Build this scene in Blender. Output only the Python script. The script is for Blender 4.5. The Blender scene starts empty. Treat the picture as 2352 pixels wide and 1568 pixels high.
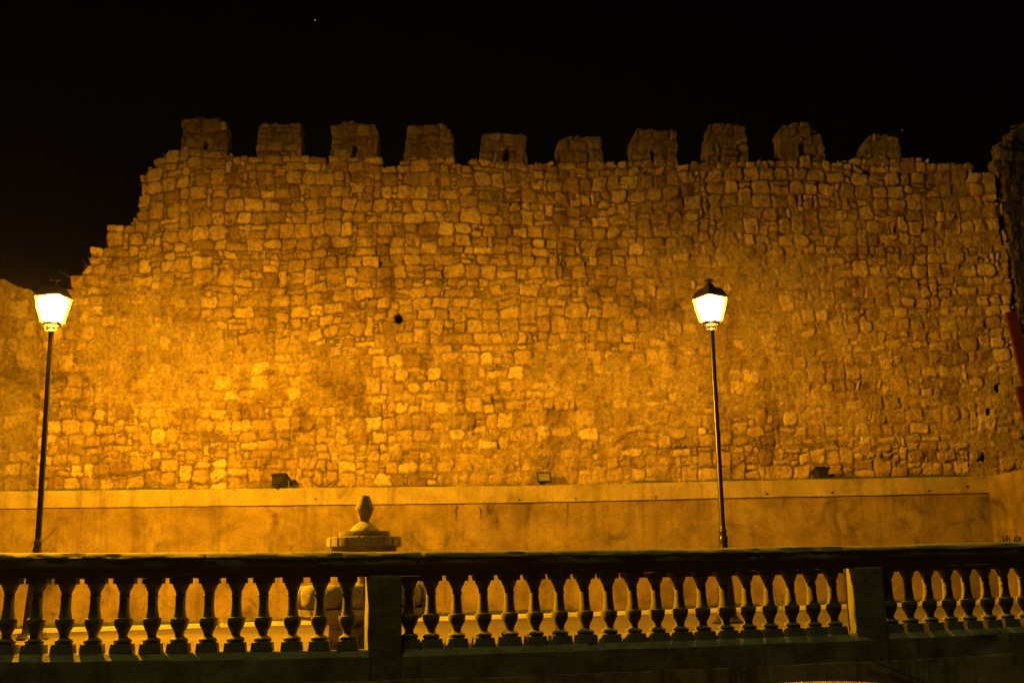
import bpy, bmesh, math, random
import numpy as np
from mathutils import Vector, Matrix
random.seed(7)
SC = bpy.context.scene
COL = SC.collection

# ------------------------------------------------------------------ camera
E = 2.05                      # eye height above the road
FPX = 2708.0                  # focal length for a picture 2352 units wide
PITCH = math.radians(12.0); ROLL = math.radians(1.13)
Fv = Vector((0, math.cos(PITCH), math.sin(PITCH)))
u0 = Vector((0, -math.sin(PITCH), math.cos(PITCH))); r0 = Vector((1, 0, 0))
Rv = r0*math.cos(ROLL) - u0*math.sin(ROLL)
Uv = u0*math.cos(ROLL) + r0*math.sin(ROLL)
CAM = Vector((0, 0, E))
cam = bpy.data.cameras.new('camera'); cam_o = bpy.data.objects.new('camera', cam); COL.objects.link(cam_o)
cam.sensor_width = 36; cam.lens = 36*FPX/2352; cam.clip_end = 3000
cam_o.matrix_world = Matrix(((Rv.x, Uv.x, -Fv.x, CAM.x), (Rv.y, Uv.y, -Fv.y, CAM.y), (Rv.z, Uv.z, -Fv.z, CAM.z), (0, 0, 0, 1)))
SC.camera = cam_o
def ray(x, y): return Fv + Rv*((x-1176)/FPX) + Uv*((784-y)/FPX)
def onY(x, y, Y):
    d = ray(x, y); return CAM + d*(Y/d.y)
def onP(x, y, p0, n):
    d = ray(x, y); return CAM + d*((p0-CAM).dot(n)/d.dot(n))

# ------------------------------------------------------------------ world, sun, exposure
SUN_EL = math.radians(75); SUN_AZ = math.radians(205)   # weak light from high behind the camera
w = bpy.data.worlds.new('World'); SC.world = w; w.use_nodes = True
nt = w.node_tree; sky = nt.nodes.new('ShaderNodeTexSky'); sky.sky_type = 'NISHITA'; sky.sun_disc = False
sky.sun_elevation = SUN_EL; sky.sun_rotation = SUN_AZ
nt.links.new(sky.outputs[0], nt.nodes['Background'].inputs[0]); nt.nodes['Background'].inputs[1].default_value = 0.00012
sl = bpy.data.lights.new('sun', 'SUN'); sl.energy = 0.46; sl.angle = math.radians(10); sl.color = (1.0, .93, .24)
so = bpy.data.objects.new('sun', sl); COL.objects.link(so)
sd = Vector((math.sin(SUN_AZ)*math.cos(SUN_EL), math.cos(SUN_AZ)*math.cos(SUN_EL), math.sin(SUN_EL)))
so.rotation_euler = sd.to_track_quat('Z', 'Y').to_euler()
LAMP_COL = (1.0, .400, .003); LAMP_W = 1600; LEFT_GAIN = 5.3
SC.view_settings.view_transform = 'Standard'; SC.view_settings.look = 'None'
SC.view_settings.exposure = 0; SC.view_settings.gamma = 1
SC.render.engine = 'CYCLES'
SC.cycles.sample_clamp_indirect = 4.0
SC.cycles.transparent_max_bounces = 12

# ------------------------------------------------------------------ helpers
def tag(o, label=None, cat=None, group=None, kind=None):
    if label: o['label'] = label
    if cat: o['category'] = cat
    if group: o['group'] = group
    if kind: o['kind'] = kind
    return o
def empty(name, loc, rz=0, label=None, cat=None, group=None):
    o = bpy.data.objects.new(name, None); COL.objects.link(o); o.location = loc; o.rotation_euler = (0, 0, rz)
    o.empty_display_size = .2
    return tag(o, label, cat, group)
class MB:
    def __init__(s): s.v = []; s.f = []
    def add(s, vs, fs):
        b = len(s.v); s.v += [tuple(v) for v in vs]; s.f += [tuple(b+i for i in f) for f in fs]; return s
    def box(s, c, h, rz=0, M=None):
        vs = []
        for dx in (-1, 1):
            for dy in (-1, 1):
                for dz in (-1, 1): vs.append(Vector((dx*h[0], dy*h[1], dz*h[2])))
        R = M if M is not None else Matrix.Rotation(rz, 3, 'Z')
        vs = [R @ v + Vector(c) for v in vs]
        return s.add(vs, [(0, 1, 3, 2), (4, 6, 7, 5), (0, 4, 5, 1), (2, 3, 7, 6), (0, 2, 6, 4), (1, 5, 7, 3)])
    def lathe(s, prof, n=24, c=(0, 0, 0), ph=0, caps=True):
        vs = []
        for r, z in prof:
            for k in range(n):
                a = 2*math.pi*k/n+ph; vs.append((c[0]+r*math.cos(a), c[1]+r*math.sin(a), c[2]+z))
        fs = []
        for i in range(len(prof)-1):
            for k in range(n):
                k2 = (k+1) % n; fs.append((i*n+k, i*n+k2, (i+1)*n+k2, (i+1)*n+k))
        if caps: fs.append(tuple(reversed(range(n)))); fs.append(tuple(range((len(prof)-1)*n, len(prof)*n)))
        return s.add(vs, fs)
    def tube(s, pts, r, n=6, r2=None):
        pts = [Vector(p) for p in pts]; m = len(pts); r2 = r if r2 is None else r2; vs = []
        for i, p in enumerate(pts):
            t = (pts[min(i+1, m-1)]-pts[max(i-1, 0)]).normalized()
            a = t.cross(Vector((0, 0, 1)) if abs(t.z) < .9 else Vector((1, 0, 0))).normalized(); b = t.cross(a)
            rr = r+(r2-r)*i/(m-1)
            for k in range(n): vs.append(p+(a*math.cos(2*math.pi*k/n)+b*math.sin(2*math.pi*k/n))*rr)
        fs = []
        for i in range(m-1):
            for k in range(n):
                k2 = (k+1) % n; fs.append((i*n+k, i*n+k2, (i+1)*n+k2, (i+1)*n+k))
        fs.append(tuple(reversed(range(n)))); fs.append(tuple(range((m-1)*n, m*n)))
        return s.add(vs, fs)
    def build(s, name, mat, parent=None, smooth=None, bevel=0):
        me = bpy.data.meshes.new(name); me.from_pydata(s.v, [], s.f); me.update()
        bm = bmesh.new(); bm.from_mesh(me)
        bmesh.ops.recalc_face_normals(bm, faces=bm.faces)
        if bevel: bmesh.ops.bevel(bm, geom=[e for e in bm.edges], offset=bevel, segments=2, affect='EDGES', clamp_overlap=True)
        bm.to_mesh(me); bm.free()
        me.materials.append(mat)
        if smooth is not None:
            me.shade_smooth(); me.set_sharp_from_angle(angle=math.radians(smooth))
        o = bpy.data.objects.new(name, me); COL.objects.link(o)
        if parent: o.parent = parent
        return o

# numpy value noise
_rs = np.random.RandomState(11); _L = _rs.rand(256, 256)*2-1
def vnoise(x, y, seed=0):
    x = x+seed*17.31; y = y+seed*9.77
    xi = np.floor(x).astype(int); yi = np.floor(y).astype(int); fx = x-xi; fy = y-yi
    fx = fx*fx*fx*(fx*(fx*6-15)+10); fy = fy*fy*fy*(fy*(fy*6-15)+10)
    a = _L[xi % 256, yi % 256]; b = _L[(xi+1) % 256, yi % 256]; c = _L[xi % 256, (yi+1) % 256]; d = _L[(xi+1) % 256, (yi+1) % 256]
    return (a*(1-fx)+b*fx)*(1-fy)+(c*(1-fx)+d*fx)*fy
def fbm(x, y, seed=0, o=4):
    t = 0; a = .5
    for k in range(o): t = t+a*vnoise(x*2**k, y*2**k, seed+k*3); a *= .55
    return t
def sstep(a, b, x):
    t = np.clip((x-a)/(b-a), 0, 1); return t*t*(3-2*t)

# ------------------------------------------------------------------ materials
def mat(name, rough=.9):
    m = bpy.data.materials.new(name); m.use_nodes = True
    n = m.node_tree.nodes; b = n['Principled BSDF']; b.inputs['Roughness'].default_value = rough
    b.inputs['Specular IOR Level'].default_value = .25
    return m, m.node_tree, b
def N(nt, t, **k):
    n = nt.nodes.new(t)
    for a, b in k.items():
        if a.startswith('i_'): n.inputs[a[2:].replace('_', ' ')].default_value = b
        else: setattr(n, a, b)
    return n
def ramp(nt, pts, fac):
    r = nt.nodes.new('ShaderNodeValToRGB'); e = r.color_ramp.elements
    while len(e) < len(pts): e.new(.5)
    for k, (p, c) in enumerate(pts):
        e[k].position = p; e[k].color = (*c, 1) if not isinstance(c, (int, float)) else (c, c, c, 1)
    nt.links.new(fac, r.inputs[0]); return r.outputs[0]
def mixc(nt, mode, fac, a, b):
    m = nt.nodes.new('ShaderNodeMix'); m.data_type = 'RGBA'; m.blend_type = mode
    for s, v in ((0, fac), (6, a), (7, b)):
        if hasattr(v, 'links'): nt.links.new(v, m.inputs[s])
        else: m.inputs[s].default_value = v if isinstance(v, (int, float)) else (*v, 1)
    return m.outputs[2]
def noise(nt, scale, detail=6, rough=.6, vec=None, dist=0):
    n = nt.nodes.new('ShaderNodeTexNoise'); n.inputs['Scale'].default_value = scale; n.inputs['Detail'].default_value = detail
    n.inputs['Roughness'].default_value = rough; n.inputs['Distortion'].default_value = dist
    if vec is not None: nt.links.new(vec, n.inputs['Vector'])
    return n.outputs[0]
def coords(nt, scale=(1, 1, 1)):
    c = nt.nodes.new('ShaderNodeTexCoord'); m = nt.nodes.new('ShaderNodeMapping'); m.inputs['Scale'].default_value = scale
    nt.links.new(c.outputs['Object'], m.inputs[0]); return m.outputs[0]
def bump(nt, b, h, strength, dist):
    n = nt.nodes.new('ShaderNodeBump'); n.inputs['Strength'].default_value = strength; n.inputs['Distance'].default_value = dist
    nt.links.new(h, n.inputs['Height']); nt.links.new(n.outputs[0], b.inputs['Normal'])

def masonry_mat(name, dark=0.0):
    m, nt, b = mat(name, .95)
    v = coords(nt)
    at = N(nt, 'ShaderNodeAttribute', attribute_name='tint'); ms = N(nt, 'ShaderNodeAttribute', attribute_name='stone')
    stone = ramp(nt, [(0, (.22, .16, .10)), (.45, (.37, .295, .205)), (1, (.60, .52, .40))], at.outputs['Fac'])
    mort = mixc(nt, 'MULTIPLY', 1.0, ramp(nt, [(.3, (.22, .18, .13)), (.7, (.38, .32, .235))], noise(nt, 3.5, 8, .65, v)), ramp(nt, [(0, .48), (.6, 1.0)], at.outputs['Fac']))
    c = mixc(nt, 'MIX', ms.outputs['Fac'], mort, stone)
    c = mixc(nt, 'MULTIPLY', .75, c, ramp(nt, [(.36, (.30, .24, .18)), (.5, (.90, .87, .84)), (.64, 1.3)], noise(nt, 15, 9, .8, v)))
    c = mixc(nt, 'MULTIPLY', .85, c, ramp(nt, [(.30, (.34, .27, .2)), (.44, (.92, .87, .82)), (.6, (1.08, 1.05, 1.0))], noise(nt, 1.1, 7, .62, v, .4)))   # old dark lichen
    vs = coords(nt, (3.0, 3.0, .5))
    c = mixc(nt, 'MULTIPLY', .55, c, ramp(nt, [(.34, (.38, .31, .24)), (.47, (.98, .96, .94)), (.7, 1.06)], noise(nt, .9, 6, .6, vs)))
    c = mixc(nt, 'MULTIPLY', .8, c, ramp(nt, [(.31, (.36, .27, .18)), (.41, (.95, .92, .9)), (.6, 1.04)], noise(nt, 4.6, 5, .7, v, .3)))
    c = mixc(nt, 'MULTIPLY', .75, c, ramp(nt, [(.30, (.30, .22, .14)), (.40, (.95, .93, .9)), (.6, 1.03)], noise(nt, 1.0, 8, .78, coords(nt, (1.1, 1.1, 4.2)))))
    pits = ramp(nt, [(.33, .22), (.40, 1.0)], noise(nt, 38, 3, .6, v))
    c = mixc(nt, 'MULTIPLY', .55, c, pits)
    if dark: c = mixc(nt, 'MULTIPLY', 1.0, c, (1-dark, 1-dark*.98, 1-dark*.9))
    nt.links.new(c, b.inputs['Base Color'])
    bump(nt, b, noise(nt, 22, 10, .78, v), 1.0, .05)
    return m
M_WALL = masonry_mat('rubble stone')
M_MERLON = masonry_mat('weathered dimmed rubble stone', .45)  # lichen-dark stone, dimmed further where the lamp light should cut off
M_TOWER = masonry_mat('shade-dimmed rubble stone', .62)  # shade of the grazing tower face put into the stone colour

def plaster_mat(name, c0, c1, stain=.5, streak=.6, sc=1.0):
    m, nt, b = mat(name, .92)
    v = coords(nt)
    c = ramp(nt, [(.3, c0), (.7, c1)], noise(nt, 1.6*sc, 9, .62, v))
    c = mixc(nt, 'MULTIPLY', stain, c, ramp(nt, [(.30, .30), (.43, .8), (.55, 1.0)], noise(nt, 1.9*sc, 8, .68, v, .8)))
    vs = coords(nt, (4*sc, 4*sc, .35*sc))
    c = mixc(nt, 'MULTIPLY', streak, c, ramp(nt, [(.34, .35), (.5, 1.0)], noise(nt, 1.3, 6, .6, vs)))
    c = mixc(nt, 'MULTIPLY', .6, c, ramp(nt, [(.34, .4), (.5, 1.0)], noise(nt, 26, 6, .75, v)))
    nt.links.new(c, b.inputs['Base Color'])
    bump(nt, b, noise(nt, 22, 10, .7, v), .55, .012)
    return m
M_PLASTER = plaster_mat('stained render', (.12, .084, .050), (.25, .19, .122), 1.0, .45)
M_BAND = plaster_mat('render coping', (.20, .16, .108), (.33, .275, .195), .6, .45)
M_RETAIN = plaster_mat('streaked retaining wall render', (.24, .20, .11), (.48, .40, .24), .85, .95, 1.3)
M_BAL = plaster_mat('old cast stone', (.10, .102, .075), (.235, .235, .17), .55, .3, 2.0)
M_KERB = plaster_mat('kerb stone', (.34, .30, .23), (.46, .41, .32), .3, .1, 2)
M_PLAZA = plaster_mat('worn paving', (.085, .068, .046), (.14, .115, .08), .6, .0, .6)
M_ROAD = plaster_mat('asphalt', (.035, .035, .035), (.06, .058, .055), .3, 0, 2)
def granite_mat():
    m, nt, b = mat('bush hammered granite', .85); v = coords(nt)
    c = ramp(nt, [(.35, (.21, .185, .135)), (.65, (.40, .36, .27))], noise(nt, 4, 8, .6, v))
    c = mixc(nt, 'MULTIPLY', .8, c, ramp(nt, [(.38, .25), (.55, 1.1)], noise(nt, 75, 5, .7, v)))
    nt.links.new(c, b.inputs['Base Color']); bump(nt, b, noise(nt, 75, 5, .7, v), 1.0, .02); return m
M_GRAN = granite_mat()
def simple(name, col, rough=.5, metal=0, spec=.5, bmp=None):
    m, nt, b = mat(name, rough); v = coords(nt)
    c = mixc(nt, 'MULTIPLY', .5, col, ramp(nt, [(.3, .55), (.65, 1.1)], noise(nt, 9, 6, .6, v)))
    nt.links.new(c, b.inputs['Base Color']); b.inputs['Metallic'].default_value = metal; b.inputs['Specular IOR Level'].default_value = spec
    if bmp: bump(nt, b, noise(nt, bmp[0], 3, .6, v), bmp[1], bmp[2])
    return m
M_IRON = simple('black painted iron', (.022, .018, .016), .28, 0, .6, (60, .15, .004))
M_BLACK = simple('black plastic housing', (.012, .012, .012), .5)
M_RED = simple('red painted metal', (.040, .005, .004), .4)
M_TWIG = simple('dry twig', (.16, .12, .07), .9)
M_LEAF = simple('dark weed leaf', (.045, .065, .025), .8)
M_PAINT = simple('graffiti paint', (.03, .02, .018), .7)
M_CAR = simple('dewy dark red car paint', (.22, .075, .035), .33, .75, .6, (260, 1.0, .006))
M_TYRE = simple('tyre rubber', (.02, .02, .02), .85)
M_RIM = simple('alloy rim', (.35, .35, .35), .35, .9)
M_CARGLASS = simple('dark car glass', (.01, .012, .012), .08, 0, .7)
M_TAIL = simple('red tail lamp lens', (.25, .01, .01), .2)
M_PLATE = simple('plate', (.6, .6, .55), .5)
M_CABLE = simple('black cable', (.01, .01, .01), .6)
M_DGLASS = simple('floodlight glass', (.16, .14, .09), .25, 0, .8)
def glow_mat(name, col, st):
    m = bpy.data.materials.new(name); m.use_nodes = True; nt = m.node_tree; nt.nodes.remove(nt.nodes['Principled BSDF'])
    e = N(nt, 'ShaderNodeEmission'); e.inputs[0].default_value = (*col, 1); e.inputs[1].default_value = st
    t = N(nt, 'ShaderNodeBsdfTransparent'); a = N(nt, 'ShaderNodeAddShader')
    nt.links.new(e.outputs[0], a.inputs[0]); nt.links.new(t.outputs[0], a.inputs[1]); nt.links.new(a.outputs[0], nt.nodes['Material Output'].inputs[0])
    return m
M_GLOW = glow_mat('lit lantern glass', (1, .50, .06), 1.7)
M_CORE = glow_mat('lit lamp diffuser', (1, .75, .40), 9)
M_STAR = glow_mat('star light', (.7, .8, 1), 1.2)

# ------------------------------------------------------------------ masonry builder
def inpoly(P, x, y):
    r = np.zeros(x.shape, bool); n = len(P)
    for i in range(n):
        x1, y1 = P[i]; x2, y2 = P[(i+1) % n]
        if y1 == y2: continue
        c = ((y1 > y) != (y2 > y)) & (x < (x2-x1)*(y-y1)/(y2-y1)+x1)
        r ^= c
    return r
def masonry(name, material, parent, org, U, poly, holes=(), thick=.9, step=.018, seed=1, cell=.058,
            band=(3, 5), wr=(3, 9), relief=1.0, smear=0.0, K=9, cap=False, snap=True, joint=1.0):
    """rubble wall face as a height field with real stones; polygon in local (s, z) metres."""
    rs = np.random.RandomState(seed)
    s0 = min(p[0] for p in poly)-.1; s1 = max(p[0] for p in poly)+.1; z0 = min(p[1] for p in poly)-.02; z1 = max(p[1] for p in poly)+.15
    ns = int((s1-s0)/step)+1; nz = int((z1-z0)/step)+1
    S, Z = np.meshgrid(s0+np.arange(ns)*step, z0+np.arange(nz)*step)
    # stone layout
    pad = .6; cs = int((s1-s0+2*pad)/cell)+2; cz = int((z1-z0+2*pad)/cell)+2
    ids = -np.ones((cz, cs), int); st = []
    row = 0
    while row < cz:
        bh = rs.randint(band[0], band[1]+1); top = min(row+bh, cz); grow = rs.rand()
        c = 0
        for rr in range(row, top):
            c = 0
            while c < cs:
                if ids[rr, c] >= 0: c += 1; continue
                rem = top-rr; u = rs.rand()
                h = rem if u < .62 else (max(1, rem-rs.randint(1, 3)) if u < .86 else rem+rs.randint(1, 3))
                wd = rs.randint(wr[0], wr[1]+1)
                if h <= 1: wd = rs.randint(1, 5)
                elif h == 2: wd = rs.randint(2, wr[1]+1)
                if rs.rand() < .08: wd = rs.randint(1, 3); h = min(h, 2)
                elif rs.rand() < .85: wd = max(wd, min(h, rem)+rs.randint(0, 2))
                h = min(h, cz-rr, 2*wd+1); k = 0
                while k < wd and c+k < cs and ids[rr, c+k] < 0: k += 1
                if c+k+1 < cs and ids[rr, c+k] < 0 and ids[rr, c+k+1] >= 0: k += 1
                wd = k
                if wd == 1: h = min(h, 2)
                while h > 1 and (ids[rr:rr+h, c:c+wd] >= 0).any(): h -= 1
                ids[rr:rr+h, c:c+wd] = len(st)
                st.append((s0-pad+(c+wd/2)*cell, z0-pad+(rr+h/2)*cell, wd*cell/2, h*cell/2))
                c += wd
        row = top
    st = np.array(st); n = len(st)
    jt = (.003+.010*rs.rand(n))*joint
    hw = st[:, 2]-jt; hh = st[:, 3]-jt
    cr = np.minimum(hw, hh)*(.22+.55*rs.rand(n)); rot = (rs.rand(n)-.5)*.22*np.clip(.12/np.maximum(hw, .05), 0, 1)
    bul = (.45+.8*rs.rand(n)); tn = np.clip(.50+.17*rs.randn(n)+.28*(rs.rand(n) < .06)-.3*(rs.rand(n) < .05), .02, 1); off = rs.randn(n)*.011
    tx = rs.randn(n)*.06; tz = rs.randn(n)*.09; pit = (rs.rand(n) < .22)*1.0
    # domain warp
    ws = S+.04*fbm(S*1.7, Z*1.7, seed)+.040*fbm(S*4.3, Z*4.3, seed+15, 2)+.024*fbm(S*12, Z*12, seed+5, 3)
    wz = Z+.14*vnoise(S*.33, Z*.33, seed+2)+.05*fbm(S*1.5, Z*1.5, seed+9)+.034*fbm(S*4.1, Z*4.1, seed+19, 2)+.022*fbm(S*11, Z*11, seed+7, 3)
    ci = np.clip(((ws-(s0-pad))/cell).astype(int), 0, cs-1); cj = np.clip(((wz-(z0-pad))/cell).astype(int), 0, cz-1)
    I = ids[cj, ci]
    dx = ws-st[I, 0]; dz = wz-st[I, 1]; co = np.cos(rot[I]); sn = np.sin(rot[I])
    lx = dx*co+dz*sn; lz = -dx*sn+dz*co
    qx = np.abs(lx)-hw[I]+cr[I]; qz = np.abs(lz)-hh[I]+cr[I]
    sdf = np.minimum(np.maximum(qx, qz), 0)+np.hypot(np.maximum(qx, 0), np.maximum(qz, 0))-cr[I]
    sdf = sdf+.010*fbm(S*14, Z*14, seed+4, 3)+.016*np.maximum(0, vnoise(lx*9+I*3.7, lz*9+I*1.3, seed+6))
    prof = np.clip(-sdf/.036, 0, 1)**.42
    h = relief*(.036*bul[I])*prof-.012+off[I]*sstep(0, -.01, sdf)+(tx[I]*lx+tz[I]*lz)*sstep(0, -.02, sdf)
    h += (.012*fbm(S*15, Z*15, seed+1, 4)+.012*fbm(S*5, Z*6, seed+2, 3))*relief
    pn = fbm(S*24, Z*24, seed+8, 2)
    h -= .020*sstep(.18, .42, pn)*(.25+.75*pit[I])*sstep(0, -.012, sdf)*relief
    z_big = fbm(S*.45, Z*.6, seed+20, 4)
    ml = .0+.022*sstep(-.1, .45, z_big+smear)+.014*fbm(S*5, Z*5, seed+21, 3)+.016*fbm(S*15, Z*15, seed+22, 4)
    if callable(smear_fn := SMEAR.get(name)): ml = ml+smear_fn(S, Z)
    ston = sstep(-.004, .006, h-ml)*sstep(.006, -.006, sdf)
    H = np.maximum(h, ml)-.004*(1-ston)*(1+0*S)
    H += .03*fbm(S*.7, Z*.7, seed+30, 3)
    deep = (vnoise(S*3.1, Z*3.1, seed+41) > .62) & (sdf > -.002) & (ston < .5)
    H = H-.035*sstep(.35, .75, vnoise(S*2.3, Z*2.9, seed+41))*(1-ston)*sstep(-.004, .006, sdf)
    # mask
    sx = st[I, 0]+(S-ws); sz = st[I, 1]+(Z-wz)
    Sj = S+.045*fbm(S*6, Z*6, seed+70, 4)*(Z > z0+.3); Zj = Z+.04*fbm(S*6, Z*6, seed+71, 4)*(Z > z0+.3)
    inside = inpoly(poly, Sj, Zj)
    keep = (inpoly(poly, sx, sz) & inpoly(poly, S*.4+sx*.6, Z*.4+sz*.6)) if snap else inside
    keep = (keep | inpoly(poly, S, Z+.06)*inside) if snap else keep
    keep &= (Z > z0+.02)
    if snap:
        core = keep.copy()
        for _ in range(2):
            c2 = core.copy(); c2[1:] &= core[:-1]; c2[:-1] &= core[1:]; c2[:, 1:] &= core[:, :-1]; c2[:, :-1] &= core[:, 1:]; core = c2
        keep = (keep & (sdf < .002)) | core
    for hp in holes: keep &= ~inpoly(hp, S+.012*vnoise(S*12, Z*12, 3), Z+.012*vnoise(S*12, Z*12, 4))
    fm = keep[:-1, :-1] & keep[1:, :-1] & keep[:-1, 1:] & keep[1:, 1:]
    vid = -np.ones((nz, ns), int); used = np.zeros((nz, ns), bool)
    used[:-1, :-1] |= fm; used[1:, :-1] |= fm; used[:-1, 1:] |= fm; used[1:, 1:] |= fm
    vid[used] = np.arange(used.sum()); nv = int(used.sum())
    jj, ii = np.nonzero(fm)
    F = np.stack([vid[jj, ii], vid[jj, ii+1], vid[jj+1, ii+1], vid[jj+1, ii]], 1)
    us = S[used]; uz = Z[used]; uh = -H[used]          # local depth: minus = towards the viewer
    dirt = sstep(-.022, .012, ml-.004)
    tint = (tn[I]*ston+dirt*(1-ston))[used]; stn = ston[used]
    # boundary edges (directed as in the front faces)
    fp = np.zeros((nz+1, ns+1), bool); fp[1:nz, 1:ns] = fm
    be = []
    a = fm & ~fp[0:nz-1, 1:ns]; j, i = np.nonzero(a); be.append(np.stack([vid[j, i], vid[j, i+1]], 1))
    a = fm & ~fp[2:nz+1, 1:ns]; j, i = np.nonzero(a); be.append(np.stack([vid[j+1, i+1], vid[j+1, i]], 1))
    a = fm & ~fp[1:nz, 0:ns-1]; j, i = np.nonzero(a); be.append(np.stack([vid[j+1, i], vid[j, i]], 1))
    a = fm & ~fp[1:nz, 2:ns+1]; j, i = np.nonzero(a); be.append(np.stack([vid[j, i+1], vid[j+1, i+1]], 1))
    be = np.concatenate(be); bv = np.unique(be); rm = -np.ones(nv, int); rm[bv] = np.arange(len(bv))
    vs_, vz_, vh_, vt_, vn_ = [us], [uz], [uh], [tint], [stn]; Fs = [F]; cnt = nv; prev = bv.copy()
    nb = len(bv)
    for k in range(1, K+1):
        d = thick*k/K; am = .035*min(1, k/2)
        vs_.append(us[bv]+am*fbm(us[bv]*4+d*5, uz[bv]*4+d*3, seed+50, 3)); vz_.append(uz[bv]+am*fbm(us[bv]*4-d*4, uz[bv]*4+d*6, seed+60, 3))
        vh_.append(np.full(nb, d)); vt_.append(np.clip(tint[bv]+.3*vnoise(us[bv]*3+uz[bv]*3, np.full(nb, d*7.), seed), 0, 1)); vn_.append(np.full(nb, .8))
        cur = cnt+np.arange(nb); cnt += nb
        Fs.append(np.stack([be[:, 1]*0+prev[rm[be[:, 1]]], prev[rm[be[:, 0]]], cur[rm[be[:, 0]]], cur[rm[be[:, 1]]]], 1)); prev = cur
    if cap:
        isb = np.zeros(nv, bool); isb[bv] = True; bi = np.zeros(nv, int); bi[bv] = prev; oth = np.nonzero(~isb)[0]
        bi[oth] = cnt+np.arange(len(oth)); cnt += len(oth)
        vs_.append(us[oth]); vz_.append(uz[oth]); vh_.append(thick+.5*(-uh[oth])); vt_.append(tint[oth]); vn_.append(stn[oth])
        Fs.append(bi[F][:, ::-1])
    s_ = np.concatenate(vs_); z_ = np.concatenate(vz_); h_ = np.concatenate(vh_); Fa = np.concatenate(Fs)
    U = Vector(U).normalized(); B = Vector((-U.y, U.x, 0))   # B points away from the viewer
    co3 = np.stack([org[0]+U.x*s_+B.x*h_, org[1]+U.y*s_+B.y*h_, z_], 1).astype(np.float32)
    me = bpy.data.meshes.new(name); me.vertices.add(len(co3)); me.vertices.foreach_set('co', co3.ravel())
    me.loops.add(Fa.size); me.loops.foreach_set('vertex_index', Fa.ravel().astype(np.int32))
    me.polygons.add(len(Fa)); me.polygons.foreach_set('loop_start', (np.arange(len(Fa))*4).astype(np.int32))
    me.update(calc_edges=True)
    for nm, arr in (('tint', np.concatenate(vt_)), ('stone', np.concatenate(vn_))):
        a = me.attributes.new(nm, 'FLOAT', 'POINT'); a.data.foreach_set('value', arr.astype(np.float32))
    me.shade_smooth(); me.materials.append(material)
    o = bpy.data.objects.new(name, me); COL.objects.link(o)
    if parent: o.parent = parent
    return o
SMEAR = {}

# ------------------------------------------------------------------ castle wall
WD = Vector((1, .03, 0)).normalized(); WN = Vector((-WD.y, WD.x, 0)); WO = Vector((0, 20.5, 0))
def wl(x, y):
    p = onP(x, y, WO, WN); return ((p-WO).dot(WD), p.z)
def reg(x0, y0, k): return lambda zx, zy: ((x0+zx/k)*.6712, (y0+zy/k)*.6712)
R1 = reg(500, 350, 2.6133); R2 = reg(1300, 350, 2.6133); R3 = reg(2100, 350, 2.6133); R4 = reg(2600, 350, 2.6018); R5 = reg(100, 450, 2.4129)
left = [R5(*p) for p in [(300, 1500), (310, 1320), (340, 1270), (330, 1230), (350, 1175), (425, 1175), (430, 1150), (490, 1090), (485, 1060), (490, 1010), (520, 960), (550, 930),
        (630, 935), (640, 900), (680, 870), (670, 840), (680, 780), (740, 775), (790, 790), (835, 770), (840, 720), (870, 690), (880, 630), (920, 600),
        (930, 460), (915, 430), (920, 350), (960, 320), (1050, 280), (1060, 220), (1100, 190), (1110, 145)]]
top = [R1(*p) for p in [(290, 420), (775, 425), (780, 440), (870, 440), (890, 480), (980, 470), (1430, 478), (1560, 485), (1590, 530), (1640, 495), (2090, 505), (2150, 600), (2170, 560), (2270, 560)]]
top += [R2(*p) for p in [(180, 550), (205, 490), (665, 495), (700, 525), (780, 530), (880, 512), (1330, 520), (1450, 555), (1560, 535), (2000, 538), (2150, 550), (2215, 530)]]
top += [R3(*p) for p in [(570, 522), (700, 540), (800, 515), (1210, 515), (1370, 522), (1480, 510), (1905, 495), (1960, 520), (2100, 520), (2190, 500)]]
top += [R4(*p) for p in [(880, 490), (1265, 455), (1300, 460), (1370, 455), (1400, 500), (1500, 510), (1640, 515), (1652, 540), (1665, 515), (1770, 515), (1800, 545), (1870, 550), (1885, 600), (1900, 640), (2120, 640)]]
LEDGE = lambda x: np.interp(x, [0, 720, 1200, 1650, 2270, 2400], [1128, 1120, 1115, 1105, 1093, 1090])
body = [wl(*p) for p in left+top]
sR = body[-1][0]+.02
zled = wl(1176, 1110)[1]
body = [(-8.6, zled-.35), (-8.6, wl(100, 705)[1]), wl(140, 700)] + body[1:] + [(sR, zled-.35)]
def hole_px(pts): return [wl(*p) for p in pts]
def circ(cx, cy, rx, ry, n=9): return [(cx+rx*math.cos(2*math.pi*k/n), cy+ry*math.sin(2*math.pi*k/n)) for k in range(n)]
holes = [hole_px(circ(915, 732, 10, 11)), hole_px([R4(925, 625), R4(935, 605), R4(975, 590), R4(998, 612), R4(992, 650), R4(950, 645)]), hole_px([R4(1055, 690), R4(1080, 680), R4(1135, 690), R4(1125, 705), R4(1085, 700)]),
         hole_px(circ(890, 560, 4, 2)), hole_px(circ(1345, 604, 3, 5)), hole_px(circ(2057, 527, 3, 9)), hole_px(circ(2290, 890, 5, 10)), hole_px(circ(2258, 1050, 5, 12)), hole_px(circ(2270, 945, 6, 9)),
         hole_px(circ(875, 605, 3, 5))]
holes += [hole_px([(2284, 400), (2290, 402), (2296, 470), (2306, 560), (2300, 565), (2290, 470)])]
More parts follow.
